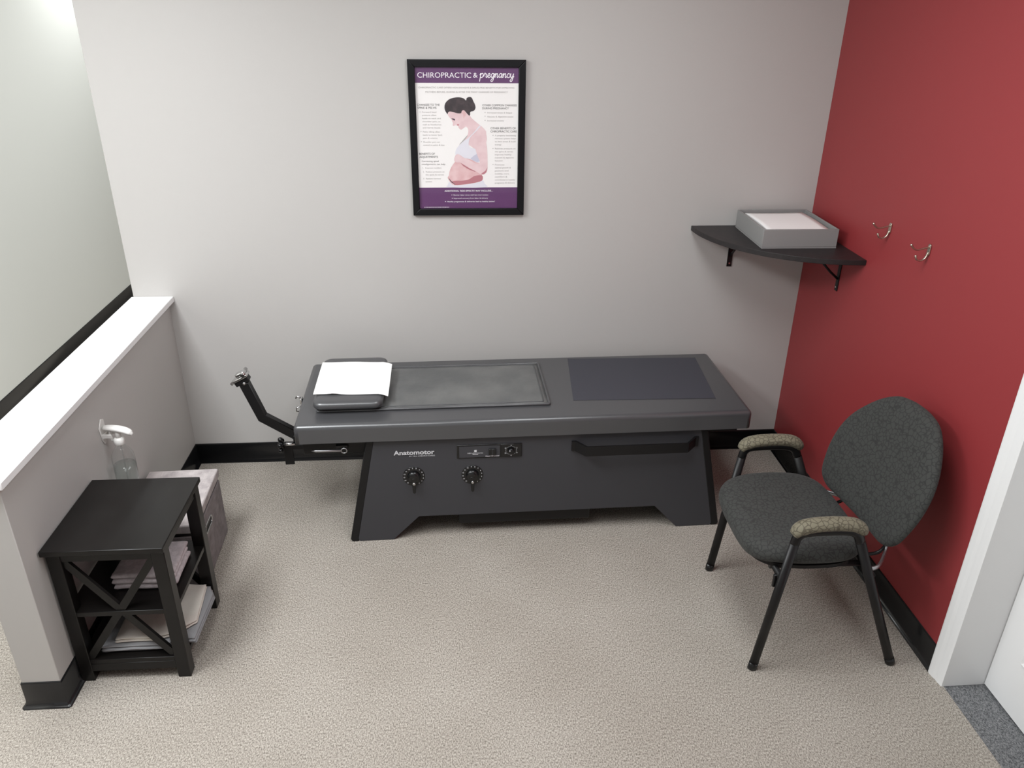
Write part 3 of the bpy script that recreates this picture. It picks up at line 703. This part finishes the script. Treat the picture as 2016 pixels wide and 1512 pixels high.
# head cushion, paper, foot mat lie on the table
bm = new(); ol = rrect(-.878, -.602, -.232, .205, .035, 6, .02)
pad(bm, ol, lambda u, v, d: (u, v, .6050 + d + .003 * math.sin(v * 9)), .021, .022, 16, 10)
hc = obj('head_cushion', bm, 'vinyl'); hc.location = (.30, -.37, .0); hc.rotation_euler.z = RT
tag(hc, 'padded charcoal vinyl head cushion lying across the end of the massage table', 'cushion')
bm = new(); nx, ny = 16, 18; T_, B_ = [], []
cor = [(-.880, -.160), (-.583, -.178), (-.580, .125), (-.878, .140)]
for i in range(nx + 1):
    ra, rb_ = [], []
    for j in range(ny + 1):
        s, q = i / nx, j / ny
        x = (cor[0][0] * (1 - s) + cor[1][0] * s) * (1 - q) + (cor[3][0] * (1 - s) + cor[2][0] * s) * q
        y = (cor[0][1] * (1 - s) + cor[1][1] * s) * (1 - q) + (cor[3][1] * (1 - s) + cor[2][1] * s) * q
        z = .6292 + .003 * math.sin(y * 9) + .004 * math.exp(-((s - .28) / .07) ** 2) * max(0, 1 - q * 4) + .0012 * math.sin(s * 9 + q * 4)
        if x > -.612: z -= (x + .612) * .35
        ra.append(bm.verts.new((x, y, z))); rb_.append(bm.verts.new((x, y, z - .0006)))
    T_.append(ra); B_.append(rb_)
for i in range(nx):
    for j in range(ny):
        f = bm.faces.new((T_[i][j], T_[i + 1][j], T_[i + 1][j + 1], T_[i][j + 1])); f.smooth = True
        f = bm.faces.new((B_[i][j], B_[i][j + 1], B_[i + 1][j + 1], B_[i + 1][j])); f.smooth = True
pp = obj('face_paper', bm, 'paper'); pp.location = (.30, -.37, 0); pp.rotation_euler.z = RT
tag(pp, 'white paper sheet spread over the head cushion', 'paper')
bm = new(); prism(bm, [(.172, -.168), (.768, -.192), (.806, .222), (.213, .250)], XYZ, .5657, .5677, .0006, 1)
fm = obj('foot_mat', bm, 'matv'); fm.location = (.30, -.37, 0); fm.rotation_euler.z = RT
tag(fm, 'flat matte dark mat lying on the foot end of the massage table', 'mat')

# ================================================================== armchair
ch = thing('armchair', 'charcoal patterned guest armchair with black steel legs against the red wall', 'chair', (1.225, -1.214, 0), math.radians(-.8))
def leg_path(s):
    y = s * .262
    return (-.236, y, 0.012), (-.176, y, .525), (.036, y, .525), (.246, y, .012)
for s in (-1, 1):
    ff, ft, rt, rf = leg_path(s)
    for a, b in ((ff, ft), (rf, rt)):
        bm = new(); tube(bm, [a, b], .0125, 14, (0, 1, 0), rb=.0160); lg = obj('leg', bm, 'blkm', ch)
        bm = new(); d_ = (Vector(b) - Vector(a)).normalized(); A = Vector(a)
        tube(bm, [A - d_ * .012, A - d_ * .010, A + d_ * .018], .0132, 14, (0, 1, 0), rads=[.85, 1, 1], rb=.0167); obj('foot_glide', bm, 'blkg', lg)
    bm = new(); tube(bm, catmull([ft, (-.170, s * .262, .550), (-.145, s * .262, .566), (-.06, s * .262, .570), (-.006, s * .262, .567), (.022, s * .262, .553), rt], 5), .0125, 14, (0, 1, 0), rb=.0160); obj('arm_tube', bm, 'blkm', ch)
    bm = new(); pth = catmull([(-.184, s * .262, .560), (-.171, s * .262, .578), (-.135, s * .262, .592), (-.065, s * .262, .597), (-.002, s * .262, .592), (.029, s * .262, .577), (.037, s * .262, .562)], 5)
    n_ = len(pth); rr = [min(1.0, (.45 + 2.6 * min(i, n_ - 1 - i) / n_) ** .5) for i in range(n_)]
    tube(bm, pth, .0285, 18, (0, 1, 0), rads=rr, rb=.0205); obj('arm_pad', bm, 'arm', ch)
# seat
SO = [(-.292, 0), (-.291, .09), (-.280, .165), (-.238, .217), (-.15, .243), (-.05, .247), (.03, .236), (.088, .195), (.112, .12), (.118, 0)]
SO = SO + [(a, -b) for a, b in SO[-2:0:-1]]
ol = [(p.x, p.y) for p in catmull([(a, b, 0) for a, b in SO], 4, True)]
bm = new(); pad(bm, ol, lambda u, v, d: (u, v, 0.437 + d - .10 * max(0, -u - .16) ** 1.5 * 3 + .010 * (v / .24) ** 2), .040, .040, 9, 11)
obj('seat', bm, 'seat', ch)
bm = new(); prism(bm, [(p[0] * .9 - .005, p[1] * .9) for p in ol], XYZ, .391, .404); obj('seat_board', bm, 'blk', ch)
bm = new()
for x in (-.195, .105):
    zz = .384 if x < 0 else .386
    tube(bm, [(x, -.262, zz), (x, .262, zz)], .011, 12, (1, 0, 0))
for y in (-.19, .19): tube(bm, [(-.21, y, .382), (.115, y, .382)], .010, 12)
obj('seat_frame', bm, 'blkm', ch)
for y in (-.244, .244):
    bm = new(); box(bm, -.215, -.185, y - .006, y + .006, .340, .390, .003, 1); obj('seat_bracket', bm, 'blkm', ch)
# back
BO = [(0, .444), (.12, .444), (.185, .450), (.230, .480), (.250, .54), (.258, .60), (.254, .66), (.236, .715), (.204, .765), (.162, .812), (.110, .847), (.055, .860), (0, .863)]
BO = BO + [(-a, b) for a, b in BO[-2:0:-1]]
ol = [(p.x, p.y) for p in catmull([(a, b, 0) for a, b in BO], 4, True)]
bm = new(); pad(bm, ol, lambda u, v, d: (.168 + .30 * (v - .46) - .02 * (u / .23) ** 2 - .095 * u - d, u, v - .25 * d), .028, .030, 8, 11)
obj('backrest', bm, 'seat', ch)
for y in (-.15, .15):
    bm = new(); tube(bm, catmull([(.10, y, .386), (.165, y, .388), (.192, y, .41), (.207, y, .46), (.228, y, .53), (.250, y, .60)], 4), .006, 10, (0, 1, 0), rb=.006); obj('back_bracket', bm, 'blkm', ch)
for y0, y1 in ((-.235, -.15), (.235, .15)):
    bm = new(); tube(bm, catmull([(.09, y0, .392), (.14, y0 * .95, .392), (.185, y1 * 1.15, .405), (.200, y1, .430)], 4), .009, 10, (0, 0, 1), rb=.005); obj('side_bracket', bm, 'steel', ch)

# ================================================================== side table
st = thing('side_table', 'black wooden end table with crossed side bars beside the half wall', 'table', (-1.087, -1.205, 0))
# local: x -.177 .. .183 ; y -.205 .. .193
bm = new(); box(bm, -.180, .184, -.210, .193, .527, .546, .0025, 2); obj('table_top', bm, 'wood', st)
LX, LY = (-.177, .134), (-.188, .142)
for x in LX:
    for y in LY:
        bm = new(); box(bm, x, x + .042, y, y + .042, 0, .528, .002, 1); obj('leg', bm, 'wood', st)
bm = new(); box(bm, -.136, .135, -.184, -.166, .488, .528, .001, 1); obj('apron', bm, 'wood', st)
bm = new(); box(bm, -.136, .135, .164, .180, .488, .528, .001, 1); obj('apron', bm, 'wood', st)
for x in (-.170, .156):
    bm = new(); box(bm, x, x + .016, -.147, .143, .494, .528, .001, 1); obj('apron', bm, 'wood', st)
bm = new(); box(bm, -.170, .172, -.185, .180, .270, .288, .0015, 1); obj('shelf', bm, 'wood', st)
bm = new(); box(bm, -.170, .172, -.185, .180, .070, .088, .0015, 1); obj('shelf', bm, 'wood', st)
for y in (-.186, .162):
    bm = new(); box(bm, -.136, .135, y, y + .020, .040, .071, .001, 1); obj('rail', bm, 'wood', st)
for y in (-.180, .166):
    for sgn, off in ((1, 0), (-1, .0012)):
        bm = new(); a = Vector((-.137, .088 if sgn > 0 else .488)); b = Vector((.136, .488 if sgn > 0 else .088)); t = (b - a).normalized(); n = Vector((-t.y, t.x)) * .012
        prism(bm, [tuple(a + n), tuple(b + n), tuple(b - n), tuple(a - n)], XZ, y + off, y + .014 - off); obj('cross_bar', bm, 'wood', st)

# towels and cloths on the shelves
def cloth_stack(name, mat_, outline, z0, layers, th, label, jit=.004, sag=0.0, cat='towel'):
    bm = new(); cx = sum(p[0] for p in outline) / len(outline); cy = sum(p[1] for p in outline) / len(outline)
    o2 = []
    for i, p in enumerate(outline):
        q = outline[(i + 1) % len(outline)]
        for j in range(8): o2.append((p[0] + (q[0] - p[0]) * j / 8, p[1] + (q[1] - p[1]) * j / 8))
    o2 = [(p.x, p.y) for p in catmull([(a, b, 0) for a, b in o2], 2, True)]
    for k in range(layers):
        dx, dy = random.uniform(-jit, jit), random.uniform(-jit, jit); ph = random.uniform(0, 6); sc = 1 - .012 * (k % 2)
        pts = [((x - cx) * sc + dx, (y - cy) * sc + dy) for x, y in o2]
        zc = z0 + th * (k + .5)
        pad(bm, pts, lambda u, v, d: (u, v, zc - z0 + d * (1 + .0) + .0012 * math.sin(u * 60 + ph) * math.sin(v * 45 + ph) - sag * max(0, u - .15) ** 1), th * .52, th * .49, 14, 6)
    o = obj(name, bm, mat_); o.location = (cx, cy, z0)
    return tag(o, label, cat)
cloth_stack('folded_towel', 'towl', [(-1.145, -1.285), (-.972, -1.290), (-.945, -1.265), (-.950, -1.105), (-1.140, -1.105)], .2895, 3, .019, 'lavender grey folded towel on the middle shelf of the side table')
cloth_stack('folded_cloth', 'towg', [(-1.195, -1.362), (-.972, -1.360), (-.966, -1.338), (-.896, -1.334), (-.892, -1.115), (-.915, -1.07), (-1.19, -1.08)], .0895, 3, .0085, 'stack of folded grey cloths on the bottom shelf under the beige towel', .006)
cloth_stack('folded_towel', 'towb', [(-1.150, -1.350), (-1.02, -1.348), (-.965, -1.330), (-.905, -1.270), (-.922, -1.085), (-.99, -1.078), (-1.160, -1.105)], .1180, 2, .009, 'beige towel draped on top of the grey cloths on the bottom shelf', .003)

# ================================================================== storage ottoman
ot = thing('storage_box', 'grey linen storage box with padded lid behind the side table', 'storage box', (-1.118, -.775, 0), math.radians(2))
bm = new(); box(bm, -.134, .134, -.192, .198, 0, .256, .004, 2); body = obj('box_body', bm, 'linen', ot)
bm = new(); box(bm, -.129, .129, -.187, .193, .2555, .2705); obj('lid_gap', bm, 'blk', ot)
bm = new(); box(bm, -.137, .137, -.195, .201, .270, .309, .007, 4); obj('lid', bm, 'linenl', ot)
bm = new(); ol = rrect(-.080, .016, .180, .213, .0160, 6); ol.append(ol[0])
tube(bm, [(.1355, a, b) for a, b in ol], .0036, 8, (1, 0, 0), cap=False); hn = obj('handle_ring', bm, 'chrome', body)
bm = new(); prism(bm, rrect(-.077, .013, .183, .210, .0130, 5), YZ, .1342, .1349); obj('handle_slot', bm, 'blk', body)

# ================================================================== hook and spray bottle on the half wall
wh = thing('wall_hook', 'white plastic adhesive hook on the half wall holding a clear bottle', 'hook', (XH, -.852, .600))
bm = new(); prism(bm, [(-.026, .070), (.0, .096), (.020, .088), (.022, .030), (.004, .002), (-.008, .0), (-.018, .02)], YZ, .0005, .005, .0015, 2); obj('hook_plate', bm, 'plast', wh)
bm = new()
for y in (-.021, .012): box(bm, .004, .038, y, y + .006, .028, .044, .002, 1)
box(bm, .004, .012, -.020, .018, .024, .040, .002, 1); obj('hook_fork', bm, 'plast', wh)
bt = thing('spray_bottle', 'clear plastic spray bottle half full hanging above the side table', 'bottle', (-1.216, -.862, .425))
# local z: bottom 0, collar about .185
bm = new(); lathe(bm, [(.0, .001), (.036, .001), (.039, .006), (.039, .118), (.037, .132), (.029, .150), (.019, .164), (.0145, .170), (.0145, .182)], (0, 0, 0), 'Z', 28); obj('bottle_body', bm, 'bottle', bt)
bm = new(); lathe(bm, [(0, .003), (.035, .003), (.0375, .007), (.0375, .092), (0, .092)], (0, 0, 0), 'Z', 28); obj('liquid', bm, 'liquid', bt)
bm = new(); tube(bm, [(0, 0, .01), (.002, 0, .19)], .0028, 8); obj('dip_tube', bm, 'bottle', bt)
bm = new(); lathe(bm, [(.017, .176), (.0185, .178), (.0185, .197), (.012, .203), (0, .203)], (0, 0, 0), 'Z', 20); obj('collar', bm, 'plast', bt)
bm = new()
pth = catmull([(-.044, 0, .243), (-.02, 0, .241), (.01, 0, .236), (.036, 0, .226), (.050, 0, .213)], 4)
n_ = len(pth); tube(bm, pth, .0165, 14, (0, 1, 0), rads=[.75 + .28 * math.sin(math.pi * min(1, i / (n_ - 1) * 1.0)) if i < n_ - 2 else .55 for i in range(n_)], rb=.0105)
tube(bm, [(.0, 0, .2), (.002, 0, .235)], .010, 12); obj('spray_head', bm, 'plast', bt)
bm = new(); tube(bm, catmull([(-.022, 0, .236), (-.026, 0, .215), (-.021, 0, .19)], 4), .008, 10, (0, 1, 0), rb=.004); obj('trigger', bm, 'plast', bt)

# ================================================================== corner shelf, tray, hooks
cs = thing('corner_shelf', 'black quarter round corner shelf on brackets where grey and red walls meet', 'shelf', (XR, 0, .96))
bm = new(); RS = .545; ol = [(-.001, -.001)] + [(-RS * math.cos(q) - .0, -RS * math.sin(q)) for q in [math.pi / 2 * k / 32 for k in range(33)]]
ol[1] = (-RS, -.001); ol[-1] = (-.001, -RS)
prism(bm, ol, XYZ, .173, .194, .0012, 1); obj('shelf_board', bm, 'shelf', cs)
def bracket(to_xyz):
    # a = out from wall, b = along wall, z
    bm = new()
    def bx(a0, a1, b0, b1, z0, z1):
        pts = [to_xyz(a, b, z) for a, b, z in ((a0, b0, z0), (a1, b0, z0), (a1, b1, z0), (a0, b1, z0), (a0, b0, z1), (a1, b0, z1), (a1, b1, z1), (a0, b1, z1))]
        vs = [bm.verts.new(p) for p in pts]
        fs = [bm.faces.new([vs[i] for i in q]) for q in ((3, 2, 1, 0), (4, 5, 6, 7), (0, 1, 5, 4), (1, 2, 6, 5), (2, 3, 7, 6), (3, 0, 4, 7))]
        bmesh.ops.recalc_face_normals(bm, faces=fs)
    bx(.0005, .004, -.011, .011, .004, .173); bx(.004, .17, -.011, .011, .1695, .173)
    br = obj('bracket', bm, 'blkm', cs)
    bm = new(); tube(bm, [to_xyz(.004, 0, .055), to_xyz(.04, 0, .085), to_xyz(.125, 0, .170)], .005, 8); obj('brace', bm, 'blkm', br)
    for z in (.020, .12):
        bm = new(); c = Vector(to_xyz(.004, 0, z)); e = Vector(to_xyz(.0065, 0, z)); tube(bm, [c, e], .0042, 10); obj('screw', bm, 'chrome', br)
bracket(lambda a, b, z: (-.350 + b, -a, z))
bracket(lambda a, b, z: (-a, -.352 + b, z))
tr = thing('paper_tray', 'open grey box tray holding white paper on the corner shelf', 'tray', (1.398, -.2045, 1.1545), math.radians(-.8))
TX, TY, TH, TW = .155, .171, .078, .008
bm = new(); box(bm, -TX, TX, -TY, TY, 0, .006); obj('tray_base', bm, 'tray', tr)
for x0, x1, y0, y1 in ((-TX, TX, -TY, -TY + TW), (-TX, TX, TY - TW, TY), (-TX, -TX + TW, -TY + TW, TY - TW), (TX - TW, TX, -TY + TW, TY - TW)):
    bm = new(); box(bm, x0, x1, y0, y1, .006, TH, .0012, 1); obj('tray_side', bm, 'tray', tr)
bm = new(); nx, ny = 10, 10; g = []
for i in range(nx + 1):
    g.append([])
    for j in range(ny + 1):
        x = -.128 + .255 * i / nx; y = -.150 + .300 * j / ny
        g[-1].append(bm.verts.new((x, y, .060 + .010 * ((i / nx) - .5) ** 2 * (1 if i > 5 else .3) + .004 * math.sin(j / ny * 3.1))))
for i in range(nx):
    for j in range(ny): f = bm.faces.new((g[i][j], g[i + 1][j], g[i + 1][j + 1], g[i][j + 1])); f.smooth = True
bd_ = [g[i][0] for i in range(nx + 1)] + [g[nx][j] for j in range(1, ny + 1)] + [g[i][ny] for i in range(nx - 1, -1, -1)] + [g[0][j] for j in range(ny - 1, 0, -1)]
lo = [bm.verts.new((v.co.x, v.co.y, .0)) for v in bd_]
for k in range(len(bd_)): bm.faces.new((lo[k], lo[(k + 1) % len(lo)], bd_[(k + 1) % len(lo)], bd_[k]))
ps = obj('paper_stack', bm, 'paper'); ps.location = (1.398, -.2045, 1.1612); ps.rotation_euler.z = math.radians(-.8)
tag(ps, 'thick pile of white paper lying inside the grey box tray', 'paper')
def coat_hook(y, z, label):
    h = thing('coat_hook', label, 'hook', (XR, y, z), 0, 'coat hooks on the red wall')
    bm = new(); prism(bm, rrect(-.008, .008, -.026, .014, .0078, 5), YZ, -.0005, -.005, .001, 1); obj('hook_plate', bm, 'nickel', h)
    bm = new(); pth = catmull([(-.004, 0, .004), (-.020, 0, -.001), (-.044, 0, -.006), (-.058, 0, .000), (-.068, 0, .010)], 4)
    tube(bm, pth, .0032, 10, (0, 1, 0)); lathe(bm, [(0, -.005), (.004, -.0025), (.005, 0), (.004, .0025), (0, .005)], (-.068, 0, .011), 'Z', 10); obj('upper_prong', bm, 'nickel', h)
    bm = new(); pth = catmull([(-.004, 0, -.014), (-.010, 0, -.034), (-.024, 0, -.044), (-.038, 0, -.040), (-.044, 0, -.030)], 4)
    tube(bm, pth, .0042, 10, (0, 1, 0), rb=.0028); lathe(bm, [(0, -.005), (.004, -.0025), (.005, 0), (.004, .0025), (0, .005)], (-.044, 0, -.028), 'Z', 10); obj('lower_prong', bm, 'nickel', h)
    for zz in (.006, -.020):
        bm = new(); tube(bm, [(-.005, 0, zz), (-.0065, 0, zz)], .003, 8); obj('screw', bm, 'chrome', h)
coat_hook(-.662, 1.318, 'satin nickel double coat hook nearer the corner shelf')
coat_hook(-.928, 1.314, 'satin nickel double coat hook farther from the corner shelf')
